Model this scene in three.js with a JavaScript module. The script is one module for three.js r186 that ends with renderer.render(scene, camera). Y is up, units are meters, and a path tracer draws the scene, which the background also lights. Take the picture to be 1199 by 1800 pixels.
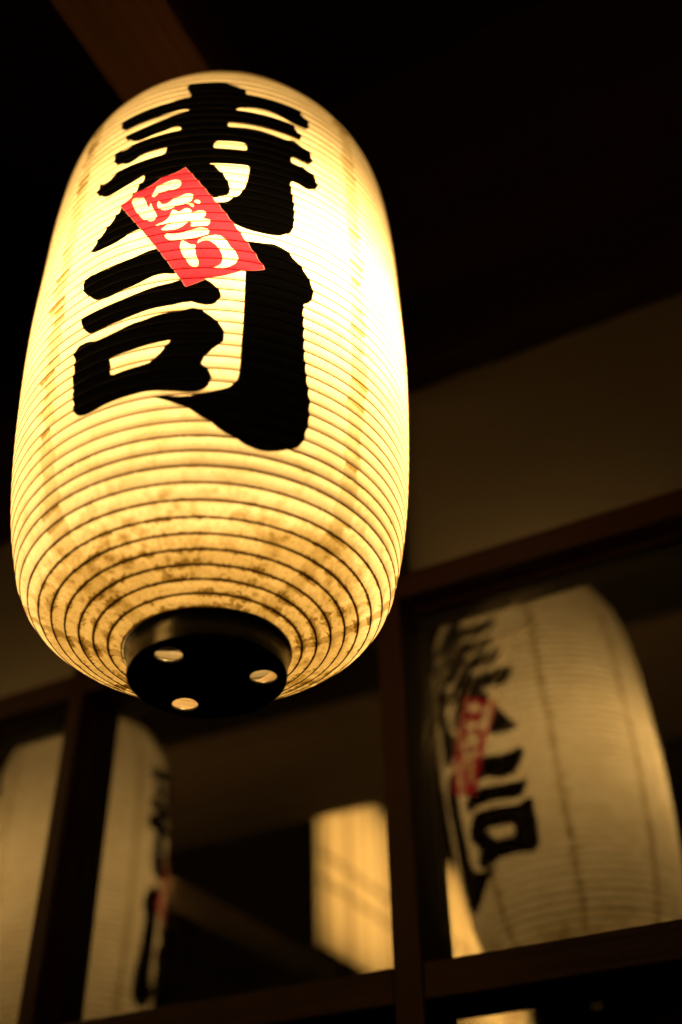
import * as THREE from 'three';
import { mergeGeometries } from 'three/addons/utils/BufferGeometryUtils.js';
import { RoundedBoxGeometry } from 'three/addons/geometries/RoundedBoxGeometry.js';
import { RectAreaLightUniformsLib } from 'three/addons/lights/RectAreaLightUniformsLib.js';

// ------------------------------------------------------------------ camera, light level, exposure
const scene = new THREE.Scene();
scene.background = new THREE.Color(0x000000);           // night: no sky light
const camera = new THREE.PerspectiveCamera(51.76, 682 / 1024, 0.05, 40);
camera.position.set(0, 1.5, 0.92);
camera.quaternion.setFromRotationMatrix(new THREE.Matrix4().makeBasis(
  new THREE.Vector3(0.89212, -0.01946, -0.45137),
  new THREE.Vector3(0.30026, 0.77205, 0.56016),
  new THREE.Vector3(0.33759, -0.63526, 0.69461)));
camera.focus = 0.73;
camera.userData.fStop = 2.35;
scene.add(camera);
const renderer = new THREE.WebGLRenderer({ antialias: true });
renderer.toneMapping = THREE.LinearToneMapping;
renderer.toneMappingExposure = 1.0;
renderer.shadowMap.enabled = true;
RectAreaLightUniformsLib.init();
const BULB_COLOR = new THREE.Color().setRGB(1.0, 0.61, 0.205);
const BULB_CANDELA = 0.69;

// ------------------------------------------------------------------ helpers
let seed = 20240611;
const rnd = () => { seed = (seed * 1664525 + 1013904223) >>> 0; return seed / 4294967296; };
const hash = (x, y, k = 0) => { let h = (x * 374761393 + y * 668265263 + k * 974634777) | 0; h = Math.imul(h ^ (h >>> 13), 1274126177); return ((h ^ (h >>> 16)) >>> 0) / 4294967296; };
function noise(x, y, k = 0, px = 0) {                    // value noise; px > 0 wraps x after px cells
  const xi = Math.floor(x), yi = Math.floor(y), fx = x - xi, fy = y - yi;
  const sx = fx * fx * (3 - 2 * fx), sy = fy * fy * (3 - 2 * fy);
  const w = (i) => (px ? ((i % px) + px) % px : i);
  const a = hash(w(xi), yi, k), b = hash(w(xi + 1), yi, k), c = hash(w(xi), yi + 1, k), d = hash(w(xi + 1), yi + 1, k);
  return a + (b - a) * sx + (c - a) * sy + (a - b - c + d) * sx * sy;
}
function noise3(x, y, z, k = 0) {
  const zi = Math.floor(z), f = z - zi, t = f * f * (3 - 2 * f);
  return noise(x, y, k + zi * 17) * (1 - t) + noise(x, y, k + (zi + 1) * 17) * t;
}
const clamp = (x, a = 0, b = 1) => Math.min(b, Math.max(a, x));
const smooth = (a, b, x) => { const t = clamp((x - a) / (b - a)); return t * t * (3 - 2 * t); };
const toSRGB = (c) => Math.round(255 * (c <= 0.0031308 ? 12.92 * c : 1.055 * Math.pow(c, 1 / 2.4) - 0.055));
const taken = {};
function numbered(name) { const n = taken[name] = (taken[name] ?? -1) + 1; return n ? `${name}_${String(n).padStart(3, '0')}` : name; }
function mesh(name, geometry, material, parent) {
  const m = new THREE.Mesh(geometry, material);
  m.name = parent && !parent.isScene ? name : numbered(name);
  m.castShadow = m.receiveShadow = true;
  (parent ?? scene).add(m);
  return m;
}
function thing(name, label, category, group) {
  const g = new THREE.Group(); g.name = numbered(name);
  g.userData = { label, category }; if (group) g.userData.group = group;
  scene.add(g); return g;
}
function box(x0, x1, y0, y1, z0, z1, bevel = 0.0015) {   // bevelled box between two corners, uv in metres along its length
  const w = x1 - x0, h = y1 - y0, d = z1 - z0;
  const g = new RoundedBoxGeometry(w, h, d, 2, Math.min(bevel, w / 3, h / 3, d / 3));
  const p = g.attributes.position, uv = g.attributes.uv, n = g.attributes.normal, o = rnd() * 7;
  for (let i = 0; i < p.count; i++) {
    const a = [p.getX(i), p.getY(i), p.getZ(i)], s = [w, h, d], k = s.indexOf(Math.max(...s));
    const nn = [Math.abs(n.getX(i)), Math.abs(n.getY(i)), Math.abs(n.getZ(i))];
    const rest = [0, 1, 2].filter((q) => q !== k);
    const across = nn[rest[0]] > nn[rest[1]] ? rest[1] : rest[0];
    uv.setXY(i, a[k] * 0.6 + o, a[across] * 4 + o * 3.3);
  }
  g.translate((x0 + x1) / 2, (y0 + y1) / 2, (z0 + z1) / 2);
  return g;
}

// ------------------------------------------------------------------ wood
function woodTexture(k) {
  const N = 512, data = new Uint8Array(N * N * 4);
  for (let y = 0; y < N; y++) for (let x = 0; x < N; x++) {
    const bend = noise(x / 64, y / 64, k, 8) * 1.6, ring = noise(x / 128, y / 9 + bend, k + 1, 4);
    const fine = noise(x / 32, y / 1.6 + bend, k + 2, 16), pore = noise(x / 10, y / 1.2, k + 3, 51) > 0.86 ? 0.72 : 1;
    const v = (0.62 + 0.36 * ring) * (0.86 + 0.22 * fine) * pore;
    const i = (y * N + x) * 4; data[i] = data[i + 1] = data[i + 2] = toSRGB(clamp(v)); data[i + 3] = 255;
  }
  const t = new THREE.DataTexture(data, N, N); t.colorSpace = THREE.SRGBColorSpace;
  t.wrapS = t.wrapT = THREE.RepeatWrapping; t.magFilter = THREE.LinearFilter; t.needsUpdate = true; return t;
}
const grain = woodTexture(11);
const wood = (r, g, b, rough, gloss = 1) => new THREE.MeshPhysicalMaterial({ color: new THREE.Color().setRGB(r, g, b), map: grain, bumpMap: grain, bumpScale: 0.0008, roughness: rough, ior: 1.4, specularIntensity: gloss });
const frameWood = wood(0.015, 0.0032, 0.0009, 0.55, 0.3);
const darkWood = wood(0.009, 0.0026, 0.0012, 0.8, 0.3);
const rafterWood = wood(0.065, 0.027, 0.012, 0.75, 0.3);
const boardWood = wood(0.85, 0.66, 0.48, 0.7);

// ------------------------------------------------------------------ the building: wall, header, window
const WALL_X0 = -2.09, WALL_X1 = 0.92;
const header = thing('header_beam', 'dark stained header beam running above the glazed lattice window', 'beam');
mesh('beam', box(WALL_X0, WALL_X1, 2.503, 2.60, -0.06, 0.04), darkWood, header);
mesh('upper_beam', box(WALL_X0, WALL_X1, 2.602, 2.70, -0.06, 0.07), darkWood, header);
const wall = thing('wall', 'dark boarded wall above the header beam', 'wall');
for (let k = 0; k < 4; k++) mesh('board', box(WALL_X0, WALL_X1, 2.703 + k * 0.152, 2.852 + k * 0.152, -0.06, 0.005), darkWood, wall);

function smearTexture() {                                // a dusty pane wiped once in an arc: streaks of dust left in its upper corner
  const N = 512, data = new Uint8Array(N * N * 4);
  for (let y = 0; y < N; y++) for (let x = 0; x < N; x++) {
    const u = x / N * 0.394, v = y / N * 0.381, dx = u - 0.20, dy = v - 0.19, r = Math.hypot(dx, dy) * 1000, a = Math.atan2(dy, dx);
    const streak = noise(r / 7 + 2 * noise(a * 3, 1, 91), a * 3, 92) * 0.6 + noise(r / 2.2, a * 9, 93) * 0.4;
    const where = smooth(100, 135, r) * smooth(225, 190, r) * smooth(1.75, 2.15, a) * smooth(3.3, 2.9, a);
    const dust = 0.012 * noise(x / 40, y / 40, 94) + 0.012 * noise(x / 6, y / 6, 95) + 0.5 * where * smooth(0.4, 0.8, streak);
    const i = (y * N + x) * 4; data[i] = data[i + 1] = data[i + 2] = Math.round(255 * (1 - clamp(dust))); data[i + 3] = 255;
  }
  const t = new THREE.DataTexture(data, N, N); t.magFilter = THREE.LinearFilter; t.needsUpdate = true; return t;
}
const win = thing('lattice_window', 'brown wooden lattice window with dark glass panes behind the lantern', 'window');
const STILE = [], HALF = [];                              // middles and half widths of the uprights
for (let k = -4; k <= 3; k++) { STILE.push(-0.3752 + k * 0.4213); HALF.push(k === 0 ? 0.0138 : k === -1 ? 0.0105 : 0.012); }
const RAIL = [[1.365, 1.396], [1.746, 1.777], [2.158, 2.189]];
STILE.forEach((x, k) => mesh('stile', box(x - HALF[k], x + HALF[k], 1.0, 2.5025, -0.02, 0.0395, 0.002), frameWood, win));
const glass = new THREE.MeshPhysicalMaterial({ color: new THREE.Color().setRGB(0.2, 0.19, 0.17), roughness: 0.014, transmission: 0.965, thickness: 0, ior: 1.86 });
const smeared = glass.clone(); smeared.transmissionMap = smearTexture();
const frosted = new THREE.MeshPhysicalMaterial({ color: new THREE.Color().setRGB(0.42, 0.34, 0.24), roughness: 0.45, transmission: 0.92, thickness: 0, ior: 1.9 });
for (let i = 0; i + 1 < STILE.length; i++) {
  const x0 = STILE[i] + HALF[i] + 0.0002, x1 = STILE[i + 1] - HALF[i + 1] - 0.0002;
  for (const [y0, y1] of RAIL) {
    const r = mesh('rail', box(x0, x1, y0, y1, -0.018, 0.039, 0.002), frameWood, win);
    mesh('glazing_bead', box(x0, x1, y0 - 0.005, y0 - 0.0003, 0.004, 0.011, 0.001), frameWood, r);
  }
  for (const [y0, y1, m] of [[1.0, 1.365, glass], [1.396, 1.746, glass], [1.777, 2.158, glass], [2.189, 2.5025, frosted]]) {
    const pane = new THREE.PlaneGeometry(x1 - x0, y1 - y0);
    if (m === glass) { pane.rotateX(0.003); pane.rotateY((hash(i, Math.round(y0 * 10), 71) - 0.5) * 0.006 * (i === 4 ? 0 : 1)); }
    pane.translate((x0 + x1) / 2, (y0 + y1) / 2, 0);
    mesh('glass_pane', pane, i === 4 && y0 === 1.777 ? smeared : m, win);
  }
}

// ------------------------------------------------------------------ eaves above
const RAFTER_X = [-1.214, -0.384, 0.446];
for (const x of RAFTER_X) {
  const r = mesh('rafter', box(x - 0.048, x + 0.048, 2.5005, 2.60, 0.078, 1.16, 0.003), rafterWood);
  r.userData = { label: x < -1 ? 'brown eaves rafter above the second lantern along the window' : x < 0 ? 'brown wooden eaves rafter above the big lit lantern' : 'brown eaves rafter with no lantern under it', category: 'rafter', group: 'rafters of the eaves' };
}
const soffit = thing('soffit', 'pale brown boards of the eaves nailed under the rafters', 'soffit');
for (let k = 0; k < 4; k++) mesh('board', box(WALL_X0, WALL_X1, 2.486, 2.5, 0.69 + k * 0.11, 0.798 + k * 0.11), boardWood, soffit);
const roof = mesh('roof_underside', box(WALL_X0, WALL_X1, 3.32, 3.35, 0.0, 1.5), darkWood);
roof.userData = { label: 'dark underside of the roof high above the rafters', category: 'roof' };

// ------------------------------------------------------------------ the paper lantern
const INK = [
  [[969,4591,955,4652,933,4655,912,4657,887,4662,849,4623,809,4589,789,4563,778,4514,775,4460,776,4431,769,4411,738,4418,695,4420,644,4437,631,4449,602,4454,589,4382,569,4348,566,4249,577,4189,622,4184,665,4226,711,4241,756,4235,797,4212,807,4171,802,4137,762,4142,714,4134,669,4133,657,4152,624,4125,616,4087,597,4021,603,3966,620,3948,645,3957,697,3963,755,3967,789,3961,823,3951,831,3897,825,3873,802,3876,760,3882,726,3882,685,3871,646,3863,624,3891,605,3868,570,3822,561,3724,575,3654,600,3656,625,3663,637,3638,634,3573,619,3566,602,3565,593,3580,554,3499,546,3409,561,3320,582,3291,609,3304,632,3306,637,3284,636,3216,628,3050,626,2893,629,2735,637,2655,649,2608,670,2572,702,2556,748,2558,805,2606,833,2631,964,2590,1058,2650,1087,2600,1131,2577,1178,2582,1199,2588,1212,2622,1212,2650,1187,2699,1182,2756,1159,2806,1155,2855,1131,2919,1128,2974,1119,3017,1083,3126,1080,3182,1067,3233,1058,3320,1081,3305,1130,3278,1179,3261,1197,3282,1219,3341,1234,3417,1226,3509,1216,3483,1193,3477,1163,3511,1127,3525,1090,3538,1047,3541,1009,3549,997,3639,1006,3646,1038,3636,1074,3627,1108,3602,1130,3596,1165,3653,1181,3722,1185,3779,1180,3836,1156,3805,1133,3804,1088,3834,1054,3844,1009,3849,970,3854,964,3877,967,3916,988,3927,1023,3908,1065,3896,1096,3884,1120,3910,1145,3976,1154,4028,1147,4050,1126,4035,1078,4063,1031,4082,987,4105,952,4113,946,4155,951,4195,975,4206,1020,4190,1075,4157,1132,4161,1159,4176,1179,4232,1187,4285,1185,4319,1141,4325,1089,4329,1026,4355,980,4384,950,4386,947,4416,955,4497],
   [856,3675,823,3678,778,3682,770,3645,765,3581,772,3566,821,3562,862,3566,867,3586,862,3633],
   [877,3358,843,3360,796,3366,763,3371,756,3340,759,3205,765,3090,777,2987,797,2910,816,2863,841,2849,853,2854,867,2879,863,2895,839,2902,820,2940,812,2983,813,3063,827,3181,851,3288,866,3329]],
  [[1001,2363,1025,2359,1062,2327,1103,2296,1144,2291,1177,2304,1202,2344,1213,2298,1225,2276,1214,2178,1185,2078,1159,2010,1134,1990,1107,1993,1069,2019,1033,2054,1003,2079,974,2083,939,2068,887,2108,757,2129,757,2099,756,1936,756,1789,756,1666,757,1546,758,1443,759,1348,759,1238,760,1184,763,1130,770,1092,780,1063,799,1039,821,1021,840,1001,862,982,889,970,875,973,913,970,958,985,990,992,964,976,935,950,913,921,873,864,854,831,816,765,779,709,737,659,699,639,672,642,639,665,605,701,588,736,574,799,574,852,567,908,568,1016,569,1112,574,1151,577,1216,582,1261,584,1324,590,1426,593,1535,595,1632,596,1730,599,1831,598,1939,585,1963,577,1991,569,2052,571,2144,581,2191,588,2250,603,2286,614,2340,638,2385,656,2441,685,2461,709,2441,736,2431,771,2419,814,2406]],
  [[923,1990,954,1972,992,1967,1030,1949,1067,1930,1105,1909,1148,1897,1191,1892,1201,1908,1215,1876,1198,1782,1178,1717,1162,1693,1142,1696,1093,1718,1049,1741,1014,1757,979,1764,944,1766,916,1777,894,1778,892,1779,875,1764,855,1753,836,1762,825,1793,820,1831,821,1862,831,1913,846,1964,863,1988,900,2025]],
  [[891,1728,912,1686,943,1686,985,1677,1017,1663,1047,1658,1072,1645,1113,1619,1153,1609,1183,1651,1219,1655,1229,1603,1222,1532,1221,1482,1224,1452,1221,1394,1228,1352,1220,1298,1219,1260,1226,1252,1218,1194,1216,1147,1222,1137,1216,1093,1206,1049,1192,1029,1174,1016,1153,1018,1129,1032,1103,1041,1068,1046,1032,1049,1003,1053,965,1043,934,1028,914,1021,897,1011,883,1003,890,1006,876,1004,857,1021,841,1055,836,1085,832,1120,840,1172,857,1224,863,1237,843,1329,835,1358,819,1384,807,1438,807,1482,808,1516,813,1549,828,1600,842,1648,868,1692],
   [1107,1396,1066,1413,1024,1431,983,1443,941,1452,942,1433,954,1377,970,1337,986,1272,1021,1261,1063,1257,1103,1249,1103,1295,1107,1354]]
];
const LABEL = [940,3304,1130,3036,911,1935,709,2167];
const LABEL_LETTERS = [
  [1093,3057,1085,3063,1070,3044,1054,3015,1047,2976,1042,2936,1035,2869,1031,2924,1028,2924,1024,2874,1019,2836,1010,2778,1005,2733,1007,2700,1016,2685,1026,2687,1040,2714,1056,2773,1073,2860,1084,2933,1092,3004],
  [1031,3008,1030,3057,1020,3106,1001,3148,981,3174,965,3175,952,3158,945,3114,948,3077,960,3050,975,3040,979,3051,992,3041,1007,3007,1026,2984],
  [1013,2889,1007,2912,1003,2909,997,2879,984,2876,964,2907,947,2946,934,2973,919,2971,909,2947,908,2905,914,2869,930,2846,947,2814,965,2792,984,2785,997,2796,1008,2834],
  [910,2868,899,2886,890,2872,887,2842,891,2818,900,2832],
  [931,2826,919,2848,908,2834,903,2804,907,2781,918,2801],
  [971,2740,967,2785,958,2783,946,2752,939,2769,928,2788,915,2776,908,2745,911,2714,904,2724,895,2750,884,2754,871,2732,869,2696,877,2653,863,2645,855,2618,858,2583,867,2564,893,2562,912,2563,910,2597,916,2602,933,2570,950,2548,974,2551,991,2563,993,2577,975,2601,960,2646,967,2635,986,2606,1001,2602,1011,2623,1004,2648,986,2664,970,2699],
  [982,2482,975,2503,954,2490,928,2493,907,2512,890,2550,877,2550,863,2526,857,2500,860,2470,876,2455,893,2435,917,2412,944,2413,966,2430],
  [937,2364,932,2402,922,2395,906,2365,892,2362,892,2316,890,2259,884,2203,880,2168,882,2127,892,2115,903,2137,914,2181,928,2262,935,2314],
  [891,2364,888,2392,876,2439,859,2461,838,2470,824,2459,813,2407,800,2354,783,2276,778,2250,777,2223,782,2179,796,2149,813,2106,828,2094,843,2096,844,2106,834,2135,824,2161,821,2199,822,2254,833,2308,840,2357,855,2388,870,2391,884,2378]
];

// profile of the paper, [height, radius] in millimetres, smoothed into a curve and re-cut at even arc length
const PROFILE = [[0, 52.8], [14.3, 88.5], [28.5, 113.1], [42.8, 123.8], [57.1, 128.3], [85.6, 134.9], [125.6, 140.7], [182.7, 145.7], [256.9, 149.5], [331.2, 149.9], [399.7, 149.7], [456.8, 146.1], [485.3, 140.5], [513.9, 128.6], [528.1, 121.8], [542.4, 112.5], [556.7, 88.5], [571, 52.8]];
const curve = new THREE.CatmullRomCurve3(PROFILE.map(([h, r]) => new THREE.Vector3(r / 1000, h / 1000, 0)), false, 'centripetal');
const FINE = 4000, fine = curve.getPoints(FINE), arc = [0];
for (let i = 1; i <= FINE; i++) arc.push(arc[i - 1] + fine[i].distanceTo(fine[i - 1]));
const S = arc[FINE];
function atArc(s) {
  let a = 0, b = FINE; while (b - a > 1) { const m = (a + b) >> 1; if (arc[m] <= s) a = m; else b = m; }
  const t = clamp((s - arc[a]) / (arc[b] - arc[a])), p = fine[a].clone().lerp(fine[b], t), d = fine[b].clone().sub(fine[a]).normalize();
  return { r: p.x, y: p.y, nr: d.y, ny: -d.x };
}
const heightToArc = (h) => { let a = 0, b = FINE; while (b - a > 1) { const m = (a + b) >> 1; if (fine[m].y <= h) a = m; else b = m; } return arc[a] + (arc[b] - arc[a]) * clamp((h - fine[a].y) / (fine[b].y - fine[a].y)); };
const BANDS = Math.round((S - 0.002) / 0.0102), PITCH = S / BANDS, RIB = 0.00057;   // RIB: half the width of a rib
const BACK = 175, BACK_UP = 0.021;                       // the writing on the far face: degrees round, metres higher
const SEAM = [-4, 41, 86.5, 132, 177, 221, 266.5, 312];

function paperTexture() {
  const W = 2048, H = 2048, ink = new Float32Array(W * H), red = new Float32Array(W * H), tone = new Float32Array(W * H);
  function chaikin(p) { const o = []; for (let i = 0; i < p.length; i++) { const a = p[i], b = p[(i + 1) % p.length]; o.push([0.8 * a[0] + 0.2 * b[0], 0.8 * a[1] + 0.2 * b[1]], [0.2 * a[0] + 0.8 * b[0], 0.2 * a[1] + 0.8 * b[1]]); } return o; }
  const toTexels = (flat, turn, round = true) => { let p = []; for (let i = 0; i < flat.length; i += 2) p.push([(flat[i] / 10 + turn) / 360 * W, (heightToArc(flat[i + 1] / 10000) + (turn ? BACK_UP : 0)) / S * H]); return round ? chaikin(p) : p; };
  function fill(polys, into, value) {                  // even-odd scan conversion with soft edges
    let y0 = 1e9, y1 = -1e9; for (const p of polys) for (const q of p) { y0 = Math.min(y0, q[1]); y1 = Math.max(y1, q[1]); }
    const SUB = 4;
    for (let y = Math.floor(y0); y <= Math.ceil(y1); y++) {
      if (y < 0 || y >= H) continue;
      const cover = new Map();
      for (let k = 0; k < SUB; k++) {
        const ys = y + (k + 0.5) / SUB, xs = [];
        for (const p of polys) for (let i = 0; i < p.length; i++) {
          const a = p[i], b = p[(i + 1) % p.length];
          if ((a[1] <= ys) !== (b[1] <= ys)) xs.push(a[0] + (ys - a[1]) / (b[1] - a[1]) * (b[0] - a[0]));
        }
        xs.sort((a, b) => a - b);
        for (let i = 0; i + 1 < xs.length; i += 2) for (let x = Math.floor(xs[i]); x <= Math.floor(xs[i + 1]); x++)
          cover.set(x, (cover.get(x) ?? 0) + Math.max(0, Math.min(x + 1, xs[i + 1]) - Math.max(x, xs[i])) / SUB);
      }
      for (const [x, c] of cover) { const i = y * W + ((x % W) + W) % W; into[i] += (value - into[i]) * Math.min(1, c); }
    }
  }
  for (const turn of [0, BACK]) {                      // the same writing on both faces of the lantern
    for (const group of INK) fill(group.map((p) => toTexels(p, turn)), ink, 1);
    const lab = toTexels(LABEL, turn, false);
    fill([lab], ink, 0); fill([lab], red, 1);
    for (const p of LABEL_LETTERS) fill([toTexels(p, turn)], red, 0);
  }
  // ink and print soak a little past the brush line
  function spread(m, across, up) {
    const src = m.slice();
    for (let y = 0; y < H; y++) {
      const h = atArc(y / H * S).y, rx = Math.round(across), ry = Math.round(up(h));
      for (let x = 0; x < W; x++) {
        let v = 0;
        for (let j = -ry; j <= ry; j++) { const yy = y + j; if (yy < 0 || yy >= H) continue; for (let i = -rx; i <= rx; i++) { const c = src[yy * W + ((x + i + W) % W)]; if (c > v && (i * i) / (rx * rx + 0.5) + (j * j) / (ry * ry + 0.5) <= 1) v = c; } }
        m[y * W + x] = v;
      }
    }
  }
  spread(ink, 1, (h) => 1 + 3.7 * smooth(0.30, 0.44, h));
  spread(red, 1, () => 1);
  for (let i = 0; i < W * H; i++) ink[i] = Math.min(ink[i], 1 - red[i]);
  // the sheet itself: fibres, cloudy thickness, doubled seams with loose flaps, dust and soot stains by the lower ribs
  const flap = [];
  for (let j = 0; j < SEAM.length; j++) for (let b = 0; b < BANDS; b++) {
    const front = j > 0 && j < 4, faint = j === 2;
    flap.push({ off: (hash(j, b, 5) - 0.5) * (front ? 1.6 : 0.7), wid: front ? 2.6 + 1.6 * hash(j, b, 6) : 1.5 + 1.1 * hash(j, b, 6), dark: (faint ? 0.93 : front ? 0.76 : 0.56) + (front ? 0.06 : 0.16) * hash(j, b, 7),
      tri: !faint && hash(j, b, 8) < 0.55 ? 0.3 + 0.3 * hash(j, b, 9) : 0, len: 4 + 8 * hash(j, b, 10), side: j === 1 ? -1 : 1 });
  }
  const pitchTexel = H / BANDS;
  for (let y = 0; y < H; y++) {
    const band = Math.min(BANDS - 1, Math.floor(y / pitchTexel)), inBand = y / pitchTexel - band, sy = y / H * S;
    const here = atArc(sy), ring = here.r;
    for (let x = 0; x < W; x++) {
      const az = x / W * 360;
      let t = 1;
      t *= 0.93 + 0.14 * noise(x / 40, y / 26, 21, 51);
      t *= 0.96 + 0.08 * noise(x / 8, y / 7, 22, 256);
      t *= 0.95 + 0.09 * noise(x / 2.2, y / 2.2, 23, 930);
      const streak = noise(x / 55, y / 2.4, 24, 37); if (streak > 0.77) t *= 1 - 0.5 * (streak - 0.77) * smooth(0.35, 0.6, noise(x / 90, y / 40, 25, 22));
      t *= 0.97 + 0.05 * hash(band, Math.floor(((az + 4) / 45)), 33);       // one sheet differs a little from the next
      for (let j = 0; j < SEAM.length; j++) {
        let d = az - SEAM[j]; d -= 360 * Math.round(d / 360);
        if (Math.abs(d) > 8) continue;
        const f = flap[j * BANDS + band], e = d - f.off + 0.12 * (noise(y / 5, j, 31) - 0.5);
        const a = e * Math.PI / 180 * ring * 1000;                         // millimetres from the seam
        if (Math.abs(a) < f.wid * 2) t *= f.dark;
        const tip = (f.len - f.side * a) / (f.len + f.wid * 2);                       // a loose corner of the upper sheet, folded against the rib
        if (f.tri && tip > 0 && tip < 1 && f.side * a > -f.wid * 2 && inBand > 0.92 - 0.16 * (1 - tip) - (f.tri < 0.42 ? 0.12 : 0) && inBand < 0.99) t *= f.tri + 0.25 * noise(x / 3, y / 3, 32);
      }
      // soot and dust: blotches clinging to the ribs of the lower shoulder, with their own ragged outline
      const low = y / pitchTexel;
      if (low < 15) {
        const qx = ring * 1000 * Math.cos(az * Math.PI / 180) + 300, qz = ring * 1000 * Math.sin(az * Math.PI / 180) + 300, qy = here.y * 1000;
        const n = (size, k) => noise3(qx / size, qz / size, qy / size, k);
        const film = smooth(0.40, 0.85, 0.55 * n(60, 51) + 0.25 * n(9, 52) + 0.2 * n(1.5, 53) + (7.5 - low) * 0.085);
        if (film > 0) t *= 1 - film * (0.31 + 0.14 * n(1.3, 54) + 0.10 * n(0.6, 56) + 0.08 * n(7, 55));
        const amount = clamp(1 - low / 14);
        const edge = Math.min(inBand, 1 - inBand) * PITCH * 1000;           // millimetres from the next rib
        const blot = 0.45 * n(11, 41) + 0.3 * n(3.6, 42) + 0.25 * n(1.4, 43);
        const reach = (blot - 0.45) * (11 + 9 * smooth(7, 2, low)) * amount;
        if (low < 11.5 && edge < RIB * 1000 + 0.15 + 0.75 * amount * n(2.6, 49)) t *= 0.3;
        if (edge < reach) t *= 0.28 + 0.4 * n(1.5, 44);
        const cloud = 0.5 * n(16, 45) + 0.5 * n(4.5, 46);
        if (cloud > 0.54) t *= 1 - Math.min(0.6, (cloud - 0.54) * 2.4 * amount * (0.4 + n(1.6, 47)));
        if (n(1.2, 48) > 0.90 - 0.05 * amount) t *= 0.66;
      }
      tone[y * W + x] = t;
    }
  }
  const data = new Uint8Array(W * H * 4), PAPER = [0.66, 0.60, 0.47], STAIN = [1, 1.18, 1.8];
  for (let i = 0; i < W * H; i++) {
    const k = ink[i], r = red[i], t = tone[i];
    for (let c = 0; c < 3; c++) {
      let v = PAPER[c] * Math.pow(clamp(t, 0.02, 1.2), STAIN[c]);
      v = v * (1 - r) + r * [0.30, 0.014, 0.036][c] * (0.55 + 0.45 * t) * (0.92 + 0.16 * noise((i % W) / 9, Math.floor(i / W) / 9, 35));
      v = v * (1 - k) + k * 0.0002;
      data[i * 4 + c] = toSRGB(clamp(v));
    }
    data[i * 4 + 3] = 255;
  }
  const t = new THREE.DataTexture(data, W, H); t.colorSpace = THREE.SRGBColorSpace; t.wrapS = THREE.RepeatWrapping; t.wrapT = THREE.ClampToEdgeWrapping;
  t.magFilter = THREE.LinearFilter; t.minFilter = THREE.LinearMipmapLinearFilter; t.generateMipmaps = true; t.needsUpdate = true; return t;
}
const washi = paperTexture();
const paper = new THREE.MeshPhysicalMaterial({ map: washi, roughness: 1, transmission: 0.74, thickness: 0, ior: 1.25, specularIntensity: 0.25, side: THREE.DoubleSide });
const bamboo = new THREE.MeshPhysicalMaterial({ map: washi, color: new THREE.Color().setRGB(0.12, 0.070, 0.026), roughness: 1, transmission: 0.6, thickness: 0, ior: 1.25, specularIntensity: 0.05, side: THREE.DoubleSide });
const lacquer = new THREE.MeshPhysicalMaterial({ color: new THREE.Color().setRGB(0.006, 0.006, 0.006), roughness: 0.26, ior: 1.45 });
const blackMetal = new THREE.MeshStandardMaterial({ color: new THREE.Color().setRGB(0.02, 0.02, 0.02), roughness: 0.45, metalness: 0.6 });
const porcelain = new THREE.MeshStandardMaterial({ color: new THREE.Color().setRGB(0.5, 0.48, 0.44), roughness: 0.5 });
const linerWood = wood(0.95, 0.76, 0.5, 0.8, 0.3);
const bulbGlass = new THREE.MeshStandardMaterial({ color: 0xffffff, emissive: BULB_COLOR, emissiveIntensity: 6, roughness: 0.6 });

function surfacePoint(az, s) {                          // az in degrees, s metres of arc from the lower rim; the sheet sinks in between the ribs
  const q = atArc(s), b = s / PITCH, f = b - Math.floor(b), d = Math.min(f, 1 - f) * PITCH;
  const out = d < RIB * 1.01 ? 0.0003 + 0.0003 * Math.cos(d / RIB * Math.PI / 2) : -0.0011 * Math.sin(Math.PI * clamp((f * PITCH - RIB) / (PITCH - 2 * RIB)));
  const r = q.r + q.nr * out, y = q.y + q.ny * out, a = az * Math.PI / 180;
  return [r * Math.cos(a), y, r * Math.sin(a)];
}
class Sheet {                                           // collects polygons given in (az, s)
  constructor() { this.p = []; this.t = []; this.i = []; this.at = new Map(); }
  vertex(az, s) {
    const key = `${az.toFixed(4)},${s.toFixed(7)}`; let n = this.at.get(key);
    if (n === undefined) { n = this.p.length / 3; this.at.set(key, n); this.p.push(...surfacePoint(az, s)); this.t.push(az / 360, s / S); }
    return n;
  }
  polygon(c) { const v = c.map(([a, s]) => this.vertex(a, s)); for (let k = 1; k + 1 < v.length; k++) this.i.push(v[0], v[k + 1], v[k]); }
  geometry() { const g = new THREE.BufferGeometry(); g.setAttribute('position', new THREE.Float32BufferAttribute(this.p, 3)); g.setAttribute('uv', new THREE.Float32BufferAttribute(this.t, 2)); g.setIndex(this.i); g.computeVertexNormals(); return g; }
}
const cut = (poly, a, b, keep) => {                     // half-plane clip in (az, s)
  const side = (p) => keep * ((b[0] - a[0]) * (p[1] - a[1]) - (b[1] - a[1]) * (p[0] - a[0])), out = [];
  for (let k = 0; k < poly.length; k++) {
    const p = poly[k], q = poly[(k + 1) % poly.length], sp = side(p), sq = side(q);
    if (sp >= 0) out.push(p);
    if ((sp > 0 && sq < 0) || (sp < 0 && sq > 0)) { const t = sp / (sp - sq); out.push([p[0] + (q[0] - p[0]) * t, p[1] + (q[1] - p[1]) * t]); }
  }
  return out.length > 2 ? out : null;
};
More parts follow.
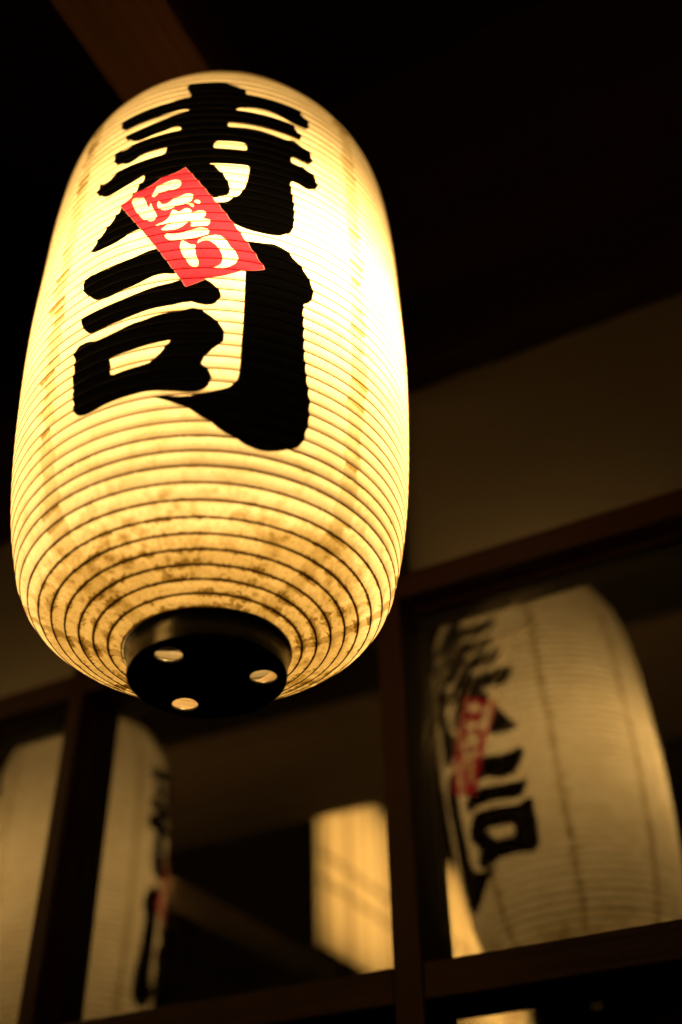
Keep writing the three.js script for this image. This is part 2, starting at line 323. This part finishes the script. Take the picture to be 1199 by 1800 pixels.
function lanternPaper(root) {
  const STEP = 1.5, labels = [0, BACK].map((turn) => [0, 1, 2, 3].map((k) => [LABEL[2 * k] / 10 + turn, heightToArc(LABEL[2 * k + 1] / 10000) + (turn ? BACK_UP : 0)]));
  const area = (q) => q.reduce((n, p, k) => n + p[0] * q[(k + 1) % 4][1] - p[1] * q[(k + 1) % 4][0], 0);
  const stickers = labels.map(() => new Sheet()), AZ = [];                // AZ: where the sheets are divided, the same for paper and ribs
  for (let j = 0; j < 8; j++) {
    const from = SEAM[j], to = j < 7 ? SEAM[j + 1] : SEAM[0] + 360, n = Math.round((to - from) / STEP), sheet = new Sheet();
    for (let a = 0; a < n; a++) AZ.push(from + (to - from) * a / n);
    if (j === 7) AZ.push(to);
    for (let b = 0; b < BANDS; b++) {
      const s0 = b * PITCH + RIB, ds = (PITCH - 2 * RIB) / 4;
      for (let k = 0; k < 4; k++) for (let a = 0; a < n; a++) {
        const a0 = from + (to - from) * a / n, a1 = from + (to - from) * (a + 1) / n;
        let pieces = [[[a0, s0 + k * ds], [a1, s0 + k * ds], [a1, s0 + (k + 1) * ds], [a0, s0 + (k + 1) * ds]]];
        labels.forEach((q, n2) => {
          const lo = Math.min(...q.map((p) => p[0])), hi = Math.max(...q.map((p) => p[0])), l2 = Math.min(...q.map((p) => p[1])), h2 = Math.max(...q.map((p) => p[1]));
          if (a1 < lo || a0 > hi || s0 + (k + 1) * ds < l2 || s0 + k * ds > h2) return;
          const sign = Math.sign(area(q)), outside = [];
          for (let inside of pieces) {
            for (let e = 0; e < 4 && inside; e++) {
              const o = cut(inside, q[e], q[(e + 1) % 4], -sign); if (o) outside.push(o);
              inside = cut(inside, q[e], q[(e + 1) % 4], sign);
            }
            if (inside) stickers[n2].polygon(inside);
          }
          pieces = outside;
        });
        for (const p of pieces) sheet.polygon(p);
      }
    }
    mesh('paper_panel', sheet.geometry(), paper, root);
  }
  for (const s of stickers) { const m = mesh('paper_label', s.geometry(), paper, root); m.userData.label = 'slanted red paper label with white hiragana writing'; }
  for (let b = 0; b <= BANDS; b++) {
    const sheet = new Sheet(), lo = b === 0 ? 0 : b * PITCH - RIB, hi = b === BANDS ? S : b * PITCH + RIB, m = 4;
    for (let k = 0; k < m; k++) for (let a = 0; a + 1 < AZ.length; a++) {
      const s0 = lo + (hi - lo) * k / m, s1 = lo + (hi - lo) * (k + 1) / m;
      sheet.polygon([[AZ[a], s0], [AZ[a + 1], s0], [AZ[a + 1], s1], [AZ[a], s1]]);
    }
    mesh('rib', sheet.geometry(), bamboo, root);
  }
}
function lathe(points, n = 96) { return new THREE.LatheGeometry(points.map(([r, y]) => new THREE.Vector2(r / 1000, y / 1000)), n); }
function makeLantern() {
  const root = new THREE.Group();
  lanternPaper(root);
  // lower cap: turned lacquered ring with a floor pierced by three vent holes
  const ringShape = [[50.5, -17.6], [50.9, -17.2], [51.3, -10], [51.9, -4], [53.6, -1.2], [54.3, 0.2], [54.2, 1.4], [53.4, 2.2], [50.4, 2.2], [49.6, 0], [49.2, -15.8]];
  const cap = mesh('lower_cap', lathe(ringShape), lacquer, root);
  cap.position.set(0.0018, 0, -0.0012);
  mesh('wooden_liner', lathe([[49.0, -15.6], [49.0, 2.3], [51.4, 2.4], [51.6, 3.0], [50.8, 3.5], [48.0, 3.5], [47.3, 2.8], [47.2, -15.6]]), linerWood, cap);
  const floor = new THREE.Shape().absarc(0, 0, 0.0497, 0, Math.PI * 2);
  for (const deg of [124, -2, 238.5]) floor.holes.push(new THREE.Path().absarc(0.0357 * Math.cos(deg * Math.PI / 180), 0.0357 * Math.sin(deg * Math.PI / 180), 0.0085, 0, Math.PI * 2, true));
  floor.holes.push(new THREE.Path().absarc(-0.001, -0.001, 0.0006, 0, Math.PI * 2, true));
  const plate = new THREE.ExtrudeGeometry(floor, { depth: 0.0012, bevelEnabled: true, bevelThickness: 0.0005, bevelSize: 0.0005, bevelOffset: -0.0005, bevelSegments: 2, curveSegments: 48 });
  plate.rotateX(Math.PI / 2); plate.translate(0, -0.0162, 0);
  mesh('vented_floor', plate, lacquer, cap);
  // upper cap: open ring with a bar that carries the socket, wire bail above
  const H = 571;
  const top = mesh('upper_cap', lathe([[49.4, H - 2.2], [53.4, H - 2.2], [54.3, H], [53.6, H + 1.4], [51.9, H + 5], [51, H + 20], [50.4, H + 21], [31, H + 21], [30.6, H + 20.2], [31, H + 19.4], [49.2, H + 19.2]]), lacquer, root);
  mesh('cross_bar', box(-0.048, 0.048, 0.588, 0.5903, -0.006, 0.006, 0.0006), blackMetal, top);
  const bail = new THREE.CatmullRomCurve3([[-0.0515, 0.585], [-0.05, 0.605], [-0.03, 0.622], [0, 0.628], [0.03, 0.622], [0.05, 0.605], [0.0515, 0.585]].map(([x, y]) => new THREE.Vector3(x, y, 0)));
  mesh('wire_bail', new THREE.TubeGeometry(bail, 40, 0.0015, 8), blackMetal, root);
  const [bx, by, bz] = BULB_AT;
  const cordCurve = new THREE.CatmullRomCurve3([new THREE.Vector3(0, 0.589, 0), new THREE.Vector3(bx * 0.3, 0.53, bz * 0.3), new THREE.Vector3(bx * 0.9, by + 0.15, bz * 0.9), new THREE.Vector3(bx, by + 0.1, bz)]);
  mesh('lamp_cord', new THREE.TubeGeometry(cordCurve, 30, 0.003, 8), blackMetal, root);
  const socket = lathe([[0, 100], [9, 100], [12, 96], [17, 92], [17, 58], [15, 56], [0, 56]], 32); socket.translate(bx, by, bz);
  mesh('lamp_socket', socket, porcelain, root);
  const bulb = lathe([[0, -31], [8, -30], [18, -25.5], [26, -17], [30, -6], [30.5, 4], [28, 16], [22, 29], [16, 40], [13.5, 50], [13.5, 58], [0, 58]], 48); bulb.translate(bx, by, bz);
  mesh('light_bulb', bulb, bulbGlass, root);
  const light = new THREE.PointLight(BULB_COLOR, BULB_CANDELA, 0, 2); light.position.set(bx, by, bz);
  light.castShadow = true; light.shadow.radius = 1.5; light.shadow.mapSize.set(1024, 1024); light.shadow.camera.near = 0.02; light.name = 'bulb_light';
  root.add(light);
  return root;
}
const BULB_AT = [0.042, 0.272, 0.038];
const lantern = makeLantern();
lantern.name = 'paper_lantern';
lantern.userData = { label: 'large lit paper lantern with black brush characters and slanted red label under the eaves', category: 'paper lantern', group: 'paper lanterns hung along the window' };
const pose = new THREE.Matrix4().set(0.90592, -0.02395, 0.42278, 0, 0.01886, 0.99969, 0.01622, 0, -0.42304, -0.00672, 0.90609, 0, 0, 0, 0, 1);
lantern.quaternion.setFromRotationMatrix(pose);
lantern.position.set(-0.3361, 1.8638, 0.4341);
scene.add(lantern);
const lantern2 = lantern.clone();
lantern2.name = 'paper_lantern_001';
lantern2.userData = { label: 'second lit paper lantern mirrored in the panes below and left of the big one', category: 'paper lantern', group: 'paper lanterns hung along the window' };
lantern2.position.set(-1.15, 1.8438, 0.4341);
lantern2.rotateY(LANTERN2_TURN());
scene.add(lantern2);
function LANTERN2_TURN() { return THREE.MathUtils.degToRad(-150); }
// a hook in each rafter carries the bail
for (const l of [lantern, lantern2]) {
  const t = new THREE.Vector3(0, 0.6265, 0).applyMatrix4(new THREE.Matrix4().compose(l.position, l.quaternion, l.scale));
  const c = new THREE.CatmullRomCurve3([[0, 2.53], [0, 2.5], [0.0, t.y + 0.012], [0.006, t.y + 0.002], [0.0, t.y - 0.004], [-0.008, t.y + 0.001], [-0.009, t.y + 0.007]].map(([x, y]) => new THREE.Vector3(t.x + x, y, t.z)));
  const h = mesh('screw_hook', new THREE.TubeGeometry(c, 40, 0.0017, 8), blackMetal);
  h.userData = { label: l === lantern ? 'black wire hook holding the big lantern under its rafter' : 'black wire hook holding the second lantern seen in reflection', category: 'hook', group: 'lantern hooks' };
}

// ------------------------------------------------------------------ lit bamboo screen across the entrance, seen in the panes
const screen = thing('bamboo_screen_lamp', 'glowing screen of upright bamboo slats tied with two cords, mirrored in the panes', 'light screen');
const SX = -1.2, SZ0 = 1.37, SZ1 = 2.95, SY0 = 2.29, SY1 = 2.78;
const slatTones = [[0.84, 0.72, 0.46], [0.68, 0.56, 0.34], [0.88, 0.78, 0.52], [0.40, 0.31, 0.17]].map(([r, g, b]) => new THREE.MeshPhysicalMaterial({ color: new THREE.Color().setRGB(r, g, b), roughness: 1, transmission: 0.6, thickness: 0, ior: 1.25, side: THREE.DoubleSide }));
const PITCH_Z = 0.030, slatShape = new THREE.CylinderGeometry(0.0152, 0.0152, SY1 - SY0, 8, 1, true, 0.1, Math.PI - 0.2); slatShape.scale(0.35, 1, 1);
const knotShape = new THREE.SphereGeometry(0.008, 8, 6); knotShape.scale(0.5, 0.8, 1.2);
for (let z = SZ0 + PITCH_Z / 2, k = 0; z < SZ1; z += PITCH_Z, k++) {
  const m = mesh('slat', slatShape, slatTones[Math.floor(hash(k, 3, 61) * 4)], screen);
  m.position.set(SX, (SY0 + SY1) / 2, z);
  for (const y of [2.452, 2.522]) { const q = mesh('knot', knotShape, darkWood, screen); q.position.set(SX + 0.0105, y + (hash(k, 9, y * 100) - 0.5) * 0.006, z); }
}
for (const y of [2.452, 2.522]) mesh('cord', box(SX + 0.0088, SX + 0.0108, y - 0.0015, y + 0.0015, SZ0, SZ1, 0.0005), boardWood, screen);
mesh('back_board', box(SX - 0.085, SX - 0.07, SY0 + 0.01, SY1 - 0.01, SZ0, SZ1), boardWood, screen);
for (const z of [SZ0 - 0.022, SZ1 + 0.012]) mesh('end_board', box(SX - 0.085, SX + 0.012, SY0 - 0.02, SY1 + 0.02, z, z + 0.012), darkWood, screen);
for (const y of [SY0 - 0.0065, SY1 + 0.0065]) mesh('frame_board', box(SX - 0.086, SX + 0.014, y - 0.006, y + 0.006, SZ0 - 0.009, SZ1 + 0.011), darkWood, screen);
const tubeMat = new THREE.MeshStandardMaterial({ color: 0xffffff, emissive: BULB_COLOR, emissiveIntensity: 1.2, roughness: 0.5 });
mesh('light_panel', box(SX - 0.069, SX - 0.064, SY0 + 0.03, SY1 - 0.03, SZ0 + 0.02, SZ1 - 0.02), tubeMat, screen);
const panelLight = new THREE.RectAreaLight(BULB_COLOR, 20, SZ1 - SZ0 - 0.04, SY1 - SY0 - 0.06);
panelLight.position.set(SX - 0.062, (SY0 + SY1) / 2, (SZ0 + SZ1) / 2); panelLight.lookAt(SX + 1, (SY0 + SY1) / 2, (SZ0 + SZ1) / 2); panelLight.name = 'panel_light';
screen.add(panelLight);
const pole = thing('wooden_bar', 'pale wooden bar running out from the wall below the glowing bamboo screen', 'bar');
mesh('bar', box(SX + 0.0, SX + 0.055, 2.2, 2.232, 0.7, 1.36, 0.004), boardWood, pole);

renderer.render(scene, camera);
